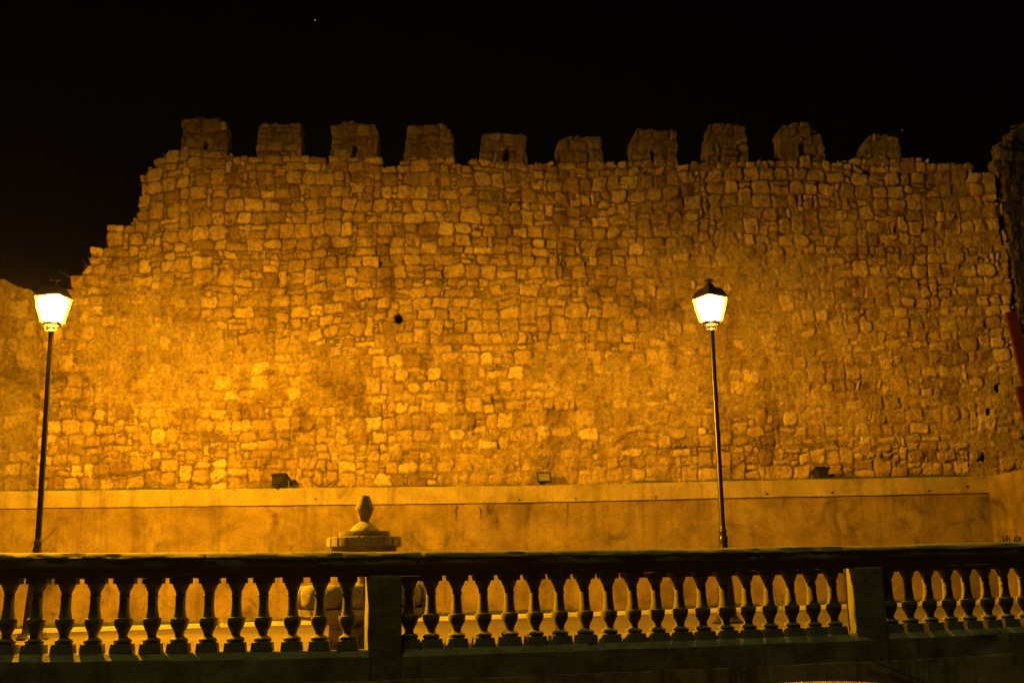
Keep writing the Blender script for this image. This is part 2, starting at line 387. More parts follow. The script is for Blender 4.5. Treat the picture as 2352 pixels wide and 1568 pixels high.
def sm(S, Z):
    g = lambda cx, cy, rx, ry: np.exp(-(((S-wl(cx, cy)[0])/rx)**2+((Z-wl(cx, cy)[1])/ry)**2))
    return (.034*g(1700, 650, 1.5, .85)+.03*g(1850, 850, 2.2, 1.1)+.03*g(330, 760, 1.1, .8)+.022*g(560, 860, 2.0, .55)+.014*g(1450, 880, 2.2, .5)+.012*g(900, 1040, 3, .3)
            -.014*g(700, 430, 4.0, 1.4)-.008*g(1200, 1060, 8, .3)-.010*g(2150, 450, 2, 1.2)-.012)
SMEAR['wall_face'] = sm
castle = empty('castle_wall', (0, 0, 0), label='long crenellated rubble stone castle wall under the black sky, lit amber by the lamps', cat='castle wall')
masonry('wall_face', M_WALL, castle, WO, WD, body, holes, thick=1.0, step=.015, seed=3, cell=.050, band=(3, 5), wr=(3, 7), K=12)

def merlon(pts, slit=None, lab=None, seed=1):
    xs = [p[0] for p in pts]; cx = (min(xs)+max(xs))/2; side = 1 if cx < 1176 else -1
    # the outline on the picture includes the flank that recedes to the back edge: take it off the inner side
    adj = []
    for x, y in pts:
        if (x-cx)*side > 0: x = x+(-side)*abs(1176-x)*.021
        adj.append((x, y))
    P = [wl(*p) for p in adj]; ymin = min(p[1] for p in P)-.10
    P = [(s, ymin if i in (0, len(P)-1) else z) for i, (s, z) in enumerate(P)]
    hs = [[wl(*q) for q in slit]] if slit else []
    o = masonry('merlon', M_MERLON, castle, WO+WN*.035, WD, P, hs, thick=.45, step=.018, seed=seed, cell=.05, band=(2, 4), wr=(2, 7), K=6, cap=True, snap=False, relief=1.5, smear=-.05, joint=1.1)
    if lab: o['label'] = lab
MER = [
 ([R1(*p) for p in [(305, 430), (310, 330), (320, 230), (318, 148), (380, 150), (410, 142), (450, 118), (490, 120), (530, 145), (600, 140), (640, 130), (700, 130), (712, 155), (765, 165), (775, 260), (775, 430)]], [R1(*p) for p in [(510, 415), (508, 350), (520, 330), (538, 335), (543, 360), (532, 415)]]),
 ([R1(*p) for p in [(985, 478), (978, 400), (990, 300), (985, 200), (1030, 180), (1060, 170), (1120, 182), (1180, 168), (1220, 180), (1280, 190), (1400, 185), (1425, 190), (1430, 300), (1425, 480)]], None),
 ([R1(*p) for p in [(1648, 505), (1650, 350), (1640, 250), (1650, 205), (1720, 190), (1760, 165), (1850, 160), (1900, 165), (1930, 185), (2085, 185), (2095, 260), (2090, 510)]], [R1(*p) for p in [(1853, 485), (1850, 390), (1862, 370), (1885, 380), (1886, 410), (1872, 485)]]),
 ([R2(*p) for p in [(210, 495), (215, 410), (235, 330), (230, 280), (245, 205), (300, 198), (340, 210), (400, 190), (500, 195), (540, 180), (575, 185), (620, 230), (650, 240), (668, 330), (665, 500)]], None),
 ([R2(*p) for p in [(890, 520), (885, 430), (900, 320), (920, 280), (1000, 275), (1200, 275), (1310, 290), (1325, 310), (1315, 420), (1330, 525)]], [R2(*p) for p in [(1108, 518), (1104, 440), (1135, 408), (1168, 415), (1160, 460), (1152, 520)]]),
 ([R2(*p) for p in [(1575, 540), (1570, 440), (1580, 370), (1600, 325), (1640, 310), (1750, 305), (1850, 300), (1880, 290), (1980, 290), (1990, 350), (2005, 440), (2005, 542)]], None),
 ([R3(*p) for p in [(130, 530), (122, 420), (130, 330), (160, 280), (180, 230), (350, 238), (550, 240), (565, 280), (570, 400), (570, 525)]], [R3(*p) for p in [(345, 525), (325, 430), (352, 430), (362, 525)]]),
 ([R3(*p) for p in [(800, 525), (770, 430), (785, 300), (810, 200), (860, 185), (1000, 195), (1170, 195), (1190, 260), (1210, 400), (1215, 518)]], None),
 ([R3(*p) for p in [(1480, 515), (1430, 440), (1420, 270), (1460, 195), (1550, 185), (1650, 178), (1740, 185), (1800, 240), (1850, 270), (1885, 350), (1905, 505)]], [R3(*p) for p in [(1662, 505), (1665, 370), (1700, 362), (1705, 400), (1718, 505)]]),
 ([R4(*p) for p in [(885, 500), (855, 420), (870, 360), (920, 290), (950, 275), (1000, 290), (1060, 280), (1110, 265), (1150, 290), (1240, 310), (1260, 380), (1268, 500)]], None)]
MLAB = ['square merlon at the left end with a small arrow slit', None, None, None, 'low merlon with a wide ragged slit', None, None, None, 'merlon with a sloping right shoulder and a tall slit', 'crumbling rounded merlon at the right']
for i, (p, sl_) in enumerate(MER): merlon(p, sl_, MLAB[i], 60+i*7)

# low ruined wall at the left edge, in front of the main wall
LO = WO - WN*.30
M_OLD = masonry_mat('old dirty dimmed rubble stone', .36)  # dirty stone, also darkened to offset the strong left lamp
def wl2(x, y):
    p = onP(x, y, LO, WN); return ((p-LO).dot(WD), p.z)
RL = reg(0, 800, 3.1357)
lp = [wl2(*RL(*p)) for p in [(-200, 440), (0, 485), (60, 500), (150, 545), (230, 575), (330, 600), (365, 640), (372, 900), (365, 1100), (370, 1290), (400, 1300), (405, 1800)]]
lp = [(lp[0][0]-.8, zled-.35), (lp[0][0]-.8, lp[0][1]+.2)]+lp; lp[-1] = (lp[-2][0]+.02, zled-.35)
SMEAR['ruined_wall'] = lambda S, Z: .012+0*S
low = masonry('ruined_wall', M_OLD, None, LO, WD, lp, (), thick=.7, step=.02, seed=23, cell=.06, band=(3, 5), wr=(4, 9), K=6, snap=False)
tag(low, 'low sloping end of an older stone wall behind the left street lamp', 'stone wall')

# darker wall of the corner tower turning back at the right
TC = WO + WD*(sR+.05); TU = Vector((.9, .43, 0)).normalized(); TNn = Vector((-TU.y, TU.x, 0))
def wt(x, y):
    p = onP(x, y, TC, TNn); return ((p-TC).dot(TU), p.z)
tp = [wt(*R4(*p)) for p in [(2092, 640), (2085, 545), (2150, 500), (2150, 440), (2112, 380), (2130, 350), (2180, 355), (2200, 330), (2230, 270), (2260, 230), (2300, 200), (2352, 180), (2420, 150)]]
tp = [(0, zled-.35), (0.0, tp[0][1])]+tp+[(tp[-1][0]+1.5, tp[-1][1]+.5), (tp[-1][0]+1.5, zled-.35)]
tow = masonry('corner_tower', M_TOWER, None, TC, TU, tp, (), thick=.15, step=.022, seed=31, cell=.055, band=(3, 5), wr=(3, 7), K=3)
tag(tow, 'dark ruined corner tower rising at the right edge beyond the crack', 'tower')

# ------------------------------------------------------------------ rendered base wall
def ground_z(x, y=19.8): return E-.42+.0093*x+.0123*(y-19.8)
def strip(name, material, parent, x0, x1, org, U, prof, step=.06, amp=.006, seed=1, zf=None, edge=0.0):
    """profile (depth, z) swept along U, slightly uneven; zf(s) adds height."""
    U = Vector(U).normalized(); B = Vector((-U.y, U.x, 0)); n = int((x1-x0)/step)+2
    ss = np.linspace(x0, x1, n); vs = []
    m = len(prof)
    for k, (d, z) in enumerate(prof):
        dd = d+amp*fbm(ss*2.3, np.full(n, k*3.1), seed, 4); zz = z+amp*.6*fbm(ss*3.1, np.full(n, k*1.7), seed+3, 4)+edge*fbm(ss*1.2, np.full(n, .3), seed+9, 5)
        if zf is not None: zz = zz+zf(ss)
        vs.append(np.stack([org[0]+U.x*ss+B.x*dd, org[1]+U.y*ss+B.y*dd, zz], 1))
    V = np.concatenate(vs); F = []
    for k in range(m):
        k2 = (k+1) % m
        for i in range(n-1): F.append((k*n+i, k*n+i+1, k2*n+i+1, k2*n+i))
    F.append(tuple(k*n for k in range(m))); F.append(tuple(k*n+n-1 for k in reversed(range(m))))
    mb = MB(); mb.add([tuple(v) for v in V], F)
    return mb.build(name, material, parent, smooth=35)
def subd(prof, L=.12):
    out = []
    for (a, b), (c, d) in zip(prof[:-1], prof[1:]):
        k = max(1, int(math.hypot(c-a, d-b)/L))
        for i in range(k): out.append((a+(c-a)*i/k, b+(d-b)*i/k))
    return out+[prof[-1]]
BO = WO - WN*.42
def wb(x, y):
    p = onP(x, y, BO, WN); return ((p-BO).dot(WD), p.z)
lz = [(wb(x, float(LEDGE(x)))) for x in (0, 720, 1200, 1650, 2268)]
cz_ = [(wb(x, y)) for x, y in ((0, 1161), (1200, 1155), (1650, 1140), (2260, 1127))]
zfL = lambda s: np.interp(s, [a for a, _ in lz], [b for _, b in lz]); zfC = lambda s: np.interp(s, [a for a, _ in cz_], [b for _, b in cz_])
sB = wb(2268, 1095)[0]
base = empty('plaster_wall', (0, 0, 0), label='long stained plaster wall with a projecting top band at the foot of the castle wall', cat='plaster wall')
gmin = E-.7
strip('wall_face', M_PLASTER, base, -13, sB+.14, BO, WD, subd([(.045, 0), (.045, -2.6+0), (.9, -2.6), (.9, 0)], .15), .08, .010, 4, zf=lambda s: zfC(s))
strip('coping_band', M_BAND, base, -13, sB+.14, BO, WD, subd([(0, .0), (0.0, -.285), (.9, -.285), (.9, 0)], .07), .05, .012, 14, zf=lambda s: zfL(s))
for x, y in ((725, 1147), (1193, 1148), (1322, 1145), (1506, 1142), (1761, 1134), (1911, 1131), (2133, 1127), (2220, 1117)):
    p = onP(x, y-1, BO, WN)
    MB().lathe([(.018, 0), (.018, .02), (.010, .028)], 8).build('bolt_hole', M_BLACK, base).matrix_local = Matrix.Translation(p-WN*.004) @ Matrix.Rotation(math.pi/2, 4, 'X')
rc = random.Random(9)
for xa, xb in ((1445, 1640), (1700, 1730), (1760, 1810), (1880, 1985), (240, 330)):
    pts = [onP(x, float(np.interp(x, [0, 1200, 1650, 2260], [1161, 1155, 1140, 1127]))+rc.uniform(0, 3.5), BO, WN)+WN*.024 for x in range(xa, xb, 7)]
    MB().tube(pts, .010, 5, .006).build('crack', M_BLACK, base)
for x0_, y0_, L_ in ((1047, 1160, 30), (1104, 1166, 26), (1303, 1156, 34), (1800, 1140, 30)):
    pts = [onP(x0_+rc.uniform(-2.5, 2.5), y0_+L_*k/6, BO, WN)+WN*.024 for k in range(7)]
    MB().tube(pts, .008, 5, .003).build('crack', M_BLACK, base)
# plaster flank of the tower base
TBO = BO + WD*sB; TBU = Vector((.20, -1.0, 0)).normalized()
tz = float(zfL(sB))
pier = empty('tower_base', (0, 0, 0), label='pale plastered flank of the tower base with scribbled graffiti, at the right edge', cat='plaster wall')
def pierz(s): return s*.0
mb = MB(); B2 = Vector((1, .2, 0))
A_ = [TBO, TBO+TBU*4.2, TBO+TBU*4.2+B2*2.5, TBO+B2*2.5+Vector((0, .3, 0))]
P_b = strip('wall_face', M_PLASTER, pier, 0, 4.2, TBO, TBU, subd([(0, tz), (0, tz-2.9), (2.5, tz-2.9), (2.5, tz)], .12), .06, .012, 21)
TBN = Vector((-TBU.y, TBU.x, 0))
def onpier(x, y): return onP(x, y, TBO-TBN*.012, TBN)
RG = reg(3350, 1780, 15.27)
gr = [MB(), MB()]
for gi, pl in enumerate(([(1215, 800), (1255, 950), (1275, 1110)], [(1275, 1000), (1400, 985), (1480, 990)], [(1430, 790), (1425, 930), (1475, 1110)], [(1430, 780), (1560, 870), (1590, 960), (1580, 1110)], [(1360, 800), (1380, 900)],
           [(1840, 830), (1870, 960), (1850, 1060), (1790, 1060)], [(1960, 830), (1930, 900), (1960, 1000), (2040, 1040), (2090, 960), (2060, 850), (1970, 825)], [(2080, 860), (2200, 910), (2140, 990)], [(2110, 860), (2110, 1060)], [(1900, 1050), (2180, 1050)])):
    gr[gi > 4].tube([onpier(*RG(*p)) for p in pl], .011, 5)
for g_ in gr: g_.build('graffiti', M_PAINT, pier)

# ------------------------------------------------------------------ ground
def sheet(name, pts, mat_, sub=1):
    mb = MB().add(pts, [tuple(range(len(pts)))]); o = mb.build(name, mat_); return tag(o, kind='structure')
sheet('ground', [(-1500, -1500, 0), (1500, -1500, 0), (1500, 1500, 0), (-1500, 1500, 0)], M_ROAD)
# plaza, one raised slab between the balustrade and the walls
BALP = [Vector((-9.0, 10.28, 0)), Vector((-4.69, 10.80, 0)), Vector((-1.235, 11.22, 0)), Vector((3.80, 12.55, 0)), Vector((5.69, 13.10, 0)), Vector((10.5, 14.55, 0))]
front = [Vector((-40, 6.5, 0))]+BALP+[Vector((40, 23, 0))]
pv = [(p.x, p.y+.02, ground_z(p.x, p.y)) for p in front]; pb = [(40, 60, ground_z(40, 60)), (-40, 60, ground_z(-40, 60))]
allp = pv+pb; n = len(allp)
mbp = MB().add(allp+[(x, y, .02) for x, y, z in allp], [tuple(range(n)), tuple(reversed(range(n, 2*n)))]+[(i, (i+1) % n, n+(i+1) % n, n+i) for i in range(n)])
tag(mbp.build('plaza', M_PLAZA), kind='structure')
kb = strip('kerb', M_KERB, None, -13, sB, BO, WD, subd([(-.02, .07), (-.16, .068), (-.175, .05), (-.175, -.05), (.05, -.05), (.05, .07)], .1), .10, .008, 44, zf=lambda s: ground_z(s))
tag(kb, kind='structure')

# ------------------------------------------------------------------ balustrade
def tz_top(x): return E+.392+.0016*(x-.6)**2
bal = empty('stone_balustrade', (0, 0, 0), label='dark weathered stone balustrade with vase shaped balusters running across the foreground', cat='balustrade')
def sweep(name, material, parent, path, prof, amp, seed, sub=.035, cap=True):
    P = [path[0]]
    for a, b in zip(path[:-1], path[1:]):
        k = max(1, int((b-a).length/sub)); P += [a+(b-a)*(i/k) for i in range(1, k+1)]
    n = len(P); T = []
    for i in range(n):
        t = (P[min(i+1, n-1)]-P[max(i-1, 0)]); t.z = 0; T.append(t.normalized())
    L = [0]
    for i in range(1, n): L.append(L[-1]+(P[i]-P[i-1]).length)
    L = np.array(L); m = len(prof); V = []; jn = np.zeros(n)
    for jx in (1.1, 3.05, 4.3, 6.2, 8.15, 9.8, 11.6, 13.3, 15.2): jn[int(np.argmin(abs(L-jx)))] = 1
    for k, (d, z) in enumerate(prof):
        nd = amp*fbm(L*3.3, np.full(n, k*.7), seed, 4)+(.012*sstep(.25, .6, vnoise(L*6, np.full(n, k*.45), seed+2)) if d < 0 else 0)+jn*.014*(-1 if d > 0 else 1); nz_ = amp*.8*fbm(L*2.7, np.full(n, k*.9), seed+5, 4)
        for i in range(n):
            B = Vector((-T[i].y, T[i].x, 0)); q = P[i]+B*(d+nd[i]); V.append((q.x, q.y, tz_top(P[i].x)+z+nz_[i]))
    F = []
    for k in range(m):
        k2 = (k+1) % m
        for i in range(n-1): F.append((k*n+i, k*n+i+1, k2*n+i+1, k2*n+i))
    F.append(tuple(k*n for k in range(m))); F.append(tuple(k*n+n-1 for k in reversed(range(m))))
    return MB().add(V, F).build(name, material, parent, smooth=28)
rp = [(-.080, 0), (-.112, -.010), (-.140, -.028), (-.158, -.046), (-.160, -.056), (-.150, -.062), (-.150, -.075), (-.150, -.118), (-.135, -.124), (-.120, -.140), (-.116, -.185), (-.106, -.195), (-.104, -.228)]
rail = sweep('rail', M_BAL, bal, BALP, rp+[(-d, z) for d, z in reversed(rp)], .010, 3)
pp = [(-.112, -.888), (-.145, -.915), (-.178, -.945), (-.180, -1.0), (-.180, -1.08), (-.180, -1.15)]
pl = sweep('plinth', M_BAL, bal, BALP, pp+[(-d, z) for d, z in reversed(pp)], .010, 8)
# balusters
bprof = [(.077, .0), (.076, -.012), (.071, -.022), (.066, -.036), (.059, -.050), (.052, -.062), (.047, -.072), (.044, -.100), (.044, -.105), (.051, -.109), (.052, -.116), (.046, -.121), (.045, -.170), (.049, -.230), (.056, -.280), (.062, -.305),
         (.080, -.308), (.083, -.318), (.082, -.345), (.076, -.375), (.062, -.402), (.049, -.425), (.041, -.450), (.041, -.465), (.050, -.480), (.072, -.488), (.081, -.498), (.081, -.512), (.074, -.523), (.078, -.530)]
bb = MB().lathe([(r, z) for r, z in bprof], 22)
# square abacus with cyma, square foot
bb.box((0, 0, .022), (.090, .090, .024))
bb.add([(sx*h, sy*h, z) for h, z in ((.088, -.530), (.098, -.612)) for sx, sy in ((-1, -1), (1, -1), (1, 1), (-1, 1))], [(0, 1, 5, 4), (1, 2, 6, 5), (2, 3, 7, 6), (3, 0, 4, 7), (0, 3, 2, 1), (4, 5, 6, 7)])
bal0 = bb.build('baluster', M_BAL, bal, smooth=40)
variants = [bal0.data]
for q in range(3):
    d = bal0.data.copy()
    for v in d.vertices:
        v.co += Vector((random.gauss(0, .0016), random.gauss(0, .0016), random.gauss(0, .0012)))
    variants.append(d)
px = [-46, 20, 85, 151, 218, 285, 350, 414, 480, 543, 605, 672, 735, 798, 940, 990, 1050, 1110, 1170, 1228, 1285, 1343, 1398, 1454, 1508, 1561, 1613, 1665, 1717, 1768, 1818, 1867, 1915, 2043, 2090, 2135, 2180, 2224, 2268, 2312, 2355, 2397]
def on_bal(x):
    # where the picture column x (read near y=1400) meets the balustrade line
    d = ray(x, 1400); best = None
    for i, (a, b) in enumerate(zip(BALP[:-1], BALP[1:])):
        e = b-a; den = d.x*e.y-d.y*e.x
        t = (a.x*e.y-a.y*e.x)/den; q = d*t
        s = ((q.x-a.x)*e.x+(q.y-a.y)*e.y)/(e.x**2+e.y**2)
        if -1e-6 <= s <= 1+1e-6: return Vector((q.x, q.y, 0)), math.atan2(e.y, e.x)
    return None
for k, x in enumerate(px):
    r = on_bal(x)
    if r is None: continue
    o = bal0 if k == 0 else bal0.copy()
    if k: COL.objects.link(o); o.data = variants[random.randrange(4)]
    p, a = r; o.parent = bal
    o.location = (p.x, p.y, tz_top(p.x)-.274); o.rotation_euler = (random.gauss(0, .006), random.gauss(0, .006), a+random.gauss(0, .03))
for x in (878, 1990):
    p, a = on_bal(x)
    a = math.atan(.264) if x == 878 else -.05
    mbx = MB(); hw = .152
    for sx0, sy0, h in ((hw, .195, 0),):
        ring = []
        zs = [-.222, -.226, -.236, -.25, -.4, -.6, -.8, -1.0, -1.149]
        for i, z in enumerate(zs):
            sh = 1 - (.10 if i == 0 else .05 if i == 1 else .02 if i == 2 else 0)
            loop = []
            for (ax, ay) in ((-1, -1), (1, -1), (1, 1), (-1, 1)):
                c = .012
                loop += [(ax*(sx0*sh-(c if (ax*ay > 0) else 0)), ay*(sy0*sh-(0 if (ax*ay > 0) else c))), (ax*(sx0*sh-(0 if (ax*ay > 0) else c)), ay*(sy0*sh-(c if (ax*ay > 0) else 0)))]
            ring.append([(u+random.gauss(0, .002), v+random.gauss(0, .002), z) for u, v in loop])
        V = [q for r_ in ring for q in r_]; F = []
        for i in range(len(zs)-1):
            for k in range(8): F.append((i*8+k, i*8+(k+1) % 8, (i+1)*8+(k+1) % 8, (i+1)*8+k))
        F.append(tuple(range(8))); F.append(tuple(range((len(zs)-1)*8, len(zs)*8)))
        mbx.add(V, F)
    o = mbx.build('pillar', M_BAL, bal, smooth=30); o.location = (p.x, p.y, tz_top(p.x)); o.rotation_euler = (0, 0, a)
# retaining wall below
rw = [(-.215, -1.152), (-.215, -1.3), (-.215, -1.5), (-.215, -1.7), (-.215, -2.0), (-.215, -2.6), (.16, -2.6), (.16, -1.152)]
ret = sweep('retaining_wall', M_RETAIN, None, BALP, rw, .014, 12)
tag(ret, 'streaked dark retaining wall below the stone balustrade', 'retaining wall')
# hanging cable on it
cb = []
for x, y in ((1988, 1510), (2020, 1523), (2055, 1538), (2080, 1548), (2105, 1558), (2130, 1570), (2150, 1586)):
    r = on_bal(x); p, a = r; Bn = Vector((-math.sin(a), math.cos(a), 0)); q = onP(x, y, p-Bn*.235, Bn); cb.append(q)
tag(MB().tube(cb, .006, 6).build('wall_cable', M_CABLE), 'thin black cable slanting down the retaining wall at lower right', 'cable')

# ------------------------------------------------------------------ street lamps
def zY(x, y, Y): return onY(x, y, Y).z
YR = 13.6
zb = zY(1669, 1430, YR); zt = zY(1637, 757, YR); HP = zt-zb
XR = (onY(1669, 1430, YR).x+onY(1637, 757, YR).x)/2
YL = YR
for _ in range(30):
    hL = zY(118, 760, YL)-zY(73, 1469, YL); YL *= HP/hL
XL = (onY(73, 1469, YL).x+onY(118, 760, YL).x)/2
zbL = zY(73, 1469, YL)
print('lamp', YR, XR, zb, 'L', YL, XL, zbL, 'H', HP)
def H_at(y): return zY(1665, y, YR)-zb
h1 = H_at(1219); h2 = H_at(1232); h3 = H_at(1243)
def make_lamp():
    r = empty('street_lamp', (0, 0, 0))
    prof = [(.170, 0), (.170, .020), (.150, .030), (.128, .050), (.108, .085), (.100, .16), (.088, .35), (.074, .52), (.060, h3-.10), (.046, h3-.03), (.050, h3), (.052, h2-.006), (.044, h2+.012), (.036, (h1+h2)/2), (.044, h1-.012), (.046, h1), (.040, h1+.02),
            (.033, h1+.035), (.032, h1+.06), (.031, HP*.6), (.029, HP-.05), (.029, HP)]
    MB().lathe(prof, 24).build('pole', M_IRON, r, smooth=35)
    for k in range(4):
        a = math.pi/4+k*math.pi/2
        MB().lathe([(.013, .018), (.013, .045), (.007, .046), (.007, .075)], 6, (.145*math.cos(a), .145*math.sin(a), 0)).build('anchor_bolt', M_IRON, r)
    ln = empty('lantern', (0, 0, HP)); ln.parent = r
    # cradle
    c = MB()
    for k in range(4):
        a = math.pi/4*0+k*math.pi/2; ca, sa = math.cos(a), math.sin(a)
        pts = [(.0, .004), (.062, .006), (.078, .014), (.084, .030), (.088, .066)]
        c.tube([(x*ca, x*sa, z) for x, z in pts], .0055, 6)
    c.lathe([(.033, -.012), (.036, -.004), (.026, .010), (.012, .022), (.012, .05)], 16)
    c.build('cradle', M_IRON, ln, smooth=40)
    MB().lathe([(.080, .088), (.080, .062), (.098, .066), (.106, .078), (.100, .088), (.080, .088)], 20, caps=False).build('base_ring', M_IRON, ln, smooth=40)
    b0, b1, z0_, z1_ = .094, .146, .092, .385
    fr = MB()
    for sx, sy in ((-1, -1), (1, -1), (1, 1), (-1, 1)):
        fr.tube([(sx*b0, sy*b0, z0_), (sx*b1, sy*b1, z1_)], .005, 5)
    for (h_, z_) in ((b0, z0_), (b1, z1_)):
        cs = [(-h_, -h_, z_), (h_, -h_, z_), (h_, h_, z_), (-h_, h_, z_)]
        for i in range(4): fr.tube([cs[i], cs[(i+1) % 4]], .006 if z_ > .2 else .005, 5)
    fr.build('frame', M_IRON, ln)
    cs0 = [(-b0, -b0), (b0, -b0), (b0, b0), (-b0, b0)]
    for i in range(4):
        a, b = cs0[i], cs0[(i+1) % 4]; q = b1/b0*.985; s_ = .97
        MB().add([(a[0]*s_, a[1]*s_, z0_+.004), (b[0]*s_, b[1]*s_, z0_+.004), (b[0]*q, b[1]*q, z1_-.004), (a[0]*q, a[1]*q, z1_-.004)], [(0, 1, 2, 3)]).build('glass_pane', M_GLOW, ln)
    dq = .86
    MB().add([(sx*h*dq, sy*h*dq, z) for h, z in ((b0, z0_+.018), (b1, z1_-.016)) for sx, sy in ((-1, -1), (1, -1), (1, 1), (-1, 1))], [(3, 2, 1, 0), (4, 5, 6, 7), (0, 1, 5, 4), (1, 2, 6, 5), (2, 3, 7, 6), (3, 0, 4, 7)]).build('glow_core', M_CORE, ln, bevel=.012)  # added glowing core: white lantern centre within the yellow panes
    # roof in two tiers
    def ringz(L): return MB().add([(sx*h, sy*h, z) for h, z in L for sx, sy in ((-1, -1), (1, -1), (1, 1), (-1, 1))],
        [(i*4+k, i*4+(k+1) % 4, (i+1)*4+(k+1) % 4, (i+1)*4+k) for i in range(len(L)-1) for k in range(4)]+[(3, 2, 1, 0), tuple(range(4*len(L)-4, 4*len(L)))])
    rf = ringz([(.158, .386), (.158, .396), (.148, .402), (.122, .450), (.100, .496), (.090, .500), (.054, .508), (.036, .540), (.024, .572)])
    for sx, sy in ((-1, -1), (1, -1), (1, 1), (-1, 1)):
        rf.tube([(sx*.094, sy*.094, .498), (sx*.102, sy*.102, .516)], .004, 4)
        rf.tube([(sx*.152, sy*.152, .392), (sx*.168, sy*.168, .402)], .003, 4)
    rf.build('roof', M_IRON, ln)
    MB().lathe([(.020, .568), (.018, .578), (.030, .584), (.058, .590), (.056, .600), (.036, .606), (.026, .618), (.014, .626)], 18).build('finial', M_IRON, ln, smooth=40)
    L = bpy.data.lights.new('bulb', 'POINT'); L.energy = LAMP_W; L.color = LAMP_COL; L.shadow_soft_size = .07
    lo = bpy.data.objects.new('bulb', L); COL.objects.link(lo); lo.parent = ln; lo.location = (0, 0, .331)
    return r
LQ = 15.7/YR
lampR = make_lamp(); lampR.location = (XR*LQ, YR*LQ, E+(zb-E)*LQ); lampR.scale = (LQ, LQ, LQ)
tag(lampR, 'black street lamp glowing in front of the wall between the two balustrade pillars', 'street lamp', 'street lamps on the plaza')
def copy_tree(o, parent=None):
    c = o.copy()
    if o.type == 'LIGHT': c.data = o.data.copy(); c.data.energy *= LEFT_GAIN
    COL.objects.link(c)
    if parent: c.parent = parent
    for ch in list(o.children): copy_tree(ch, c)
    return c
lampL = copy_tree(lampR); QL = LQ*.91; lampL.location = (XL*QL, YL*QL, E+(zbL-E)*QL); lampL.scale = (QL, QL, QL); lampL['label'] = 'glowing black street lamp at the left, below the stepped end of the castle wall'
for r_, yaw in ((lampR, 32), (lampL, 79)):
    for ch in r_.children:
        if ch.name.startswith('lantern'): ch.rotation_euler = (0, 0, math.radians(yaw))

# ------------------------------------------------------------------ stone fountain behind the balustrade
FY = 12.35; FX = onY(836, 1400, FY).x; fz0 = ground_z(FX, FY)-.005
def fz(y): return zY(836, y, FY)-fz0
k_ = FY/FPX*1.01
fo = empty('stone_fountain', (FX, FY, fz0), label='round granite fountain with petal basin and turned finial behind the balustrade pillar', cat='fountain')
def lat(name, L, n=48, sm=35, ph=0): return MB().lathe([(r*k_, fz(y)) for r, y in L], n, ph=ph).build(name, M_GRAN, fo, smooth=sm)
# faceted finial
lat('dome', [(34, 1220), (32, 1216), (25, 1208), (16, 1202), (11, 1197.5)])
def cogged(name, L, teeth, gd, n=240):
    V = []; F = []
    for r, y in L:
        for k in range(n):
            a = 2*math.pi*k/n; g = gd if ((k*teeth/n) % 1) < .09 else 0
            V.append(((r-g)*k_*math.cos(a), (r-g)*k_*math.sin(a), fz(y)))
    for i in range(len(L)-1):
        for k in range(n): F.append((i*n+k, i*n+(k+1) % n, (i+1)*n+(k+1) % n, (i+1)*n+k))
    F.append(tuple(reversed(range(n)))); F.append(tuple(range((len(L)-1)*n, len(L)*n)))
    return MB().add(V, F).build(name, M_GRAN, fo, smooth=30)
cogged('finial', [(10, 1197), (11.5, 1193), (20.5, 1171), (21, 1167), (12, 1142), (10.5, 1138.6)], 20, 1.5)
cogged('upper_disc', [(57, 1233.5), (57.5, 1225), (56, 1220.5)], 60, 1.0)
cogged('cap_disc', [(82, 1256), (84, 1255), (84, 1236.5), (82, 1234)], 20, 1.6)
cogged('collar', [(64, 1275), (72, 1270), (72, 1257)], 40, .8)
lat('column', [(24, 1420), (20, 1400), (17, 1350), (17, 1300), (30, 1285), (60, 1276)])
lat('drum', [(128, 1398), (128, 1352), (118, 1345)])
for k in range(14):
    a0 = math.pi/14+2*math.pi*k/14+.02; P = []
    nn = 20; ww = 144*math.sin(math.pi/14)*1.0
    for j in range(nn):
        t = 2*math.pi*j/nn; cx_, cy_ = math.cos(t), math.sin(t)
        e = 2.8; u = math.copysign(abs(cx_)**(2/e), cx_)*ww; v = math.copysign(abs(cy_)**(2/e), cy_)*27
        u *= (1.0 - .10*(v < 0)*(-v/27))
        P.append((u, 1369+(-v)))
    V = []
    rings = ((1.0, 128), (1.0, 141), (.86, 147), (.5, 149.5))
    for sc, rr in rings:
        for u, y in P:
            yy = 1369+(y-1369)*sc; t = u*sc
            x = rr*k_*math.cos(t/rr); yv = rr*k_*math.sin(t/rr); V.append((x, yv, fz(yy)))
    F = [(i*nn+j, i*nn+(j+1) % nn, (i+1)*nn+(j+1) % nn, (i+1)*nn+j) for i in range(3) for j in range(nn)]+[tuple(range(3*nn, 4*nn)), tuple(reversed(range(nn)))]
    pt = MB().add(V, F).build('petal', M_GRAN, fo, smooth=50); pt.rotation_euler = (0, 0, a0)
cogged('basin_rim', [(138, 1419), (146, 1412), (148, 1397.5), (120, 1396.5)], 44, 1.6)
lat('basin_foot', [(84, 1432), (95, 1428), (120, 1422), (134, 1418.5)])
mbp = MB().lathe([(.40, -.02), (.40, .03), (.37, .04), (.36, fz(1433))], 8, ph=math.pi/8); mbp.build('pedestal', M_GRAN, fo)
bw = MB().lathe([(.06, .0), (.075, .05), (.12, .10), (.15, .15), (.155, .20), (.15, .21), (.13, .20)], 24); bo = bw.build('drip_bowl', M_GRAN, fo, smooth=40); bo.location = (-.12, -.42, .0)

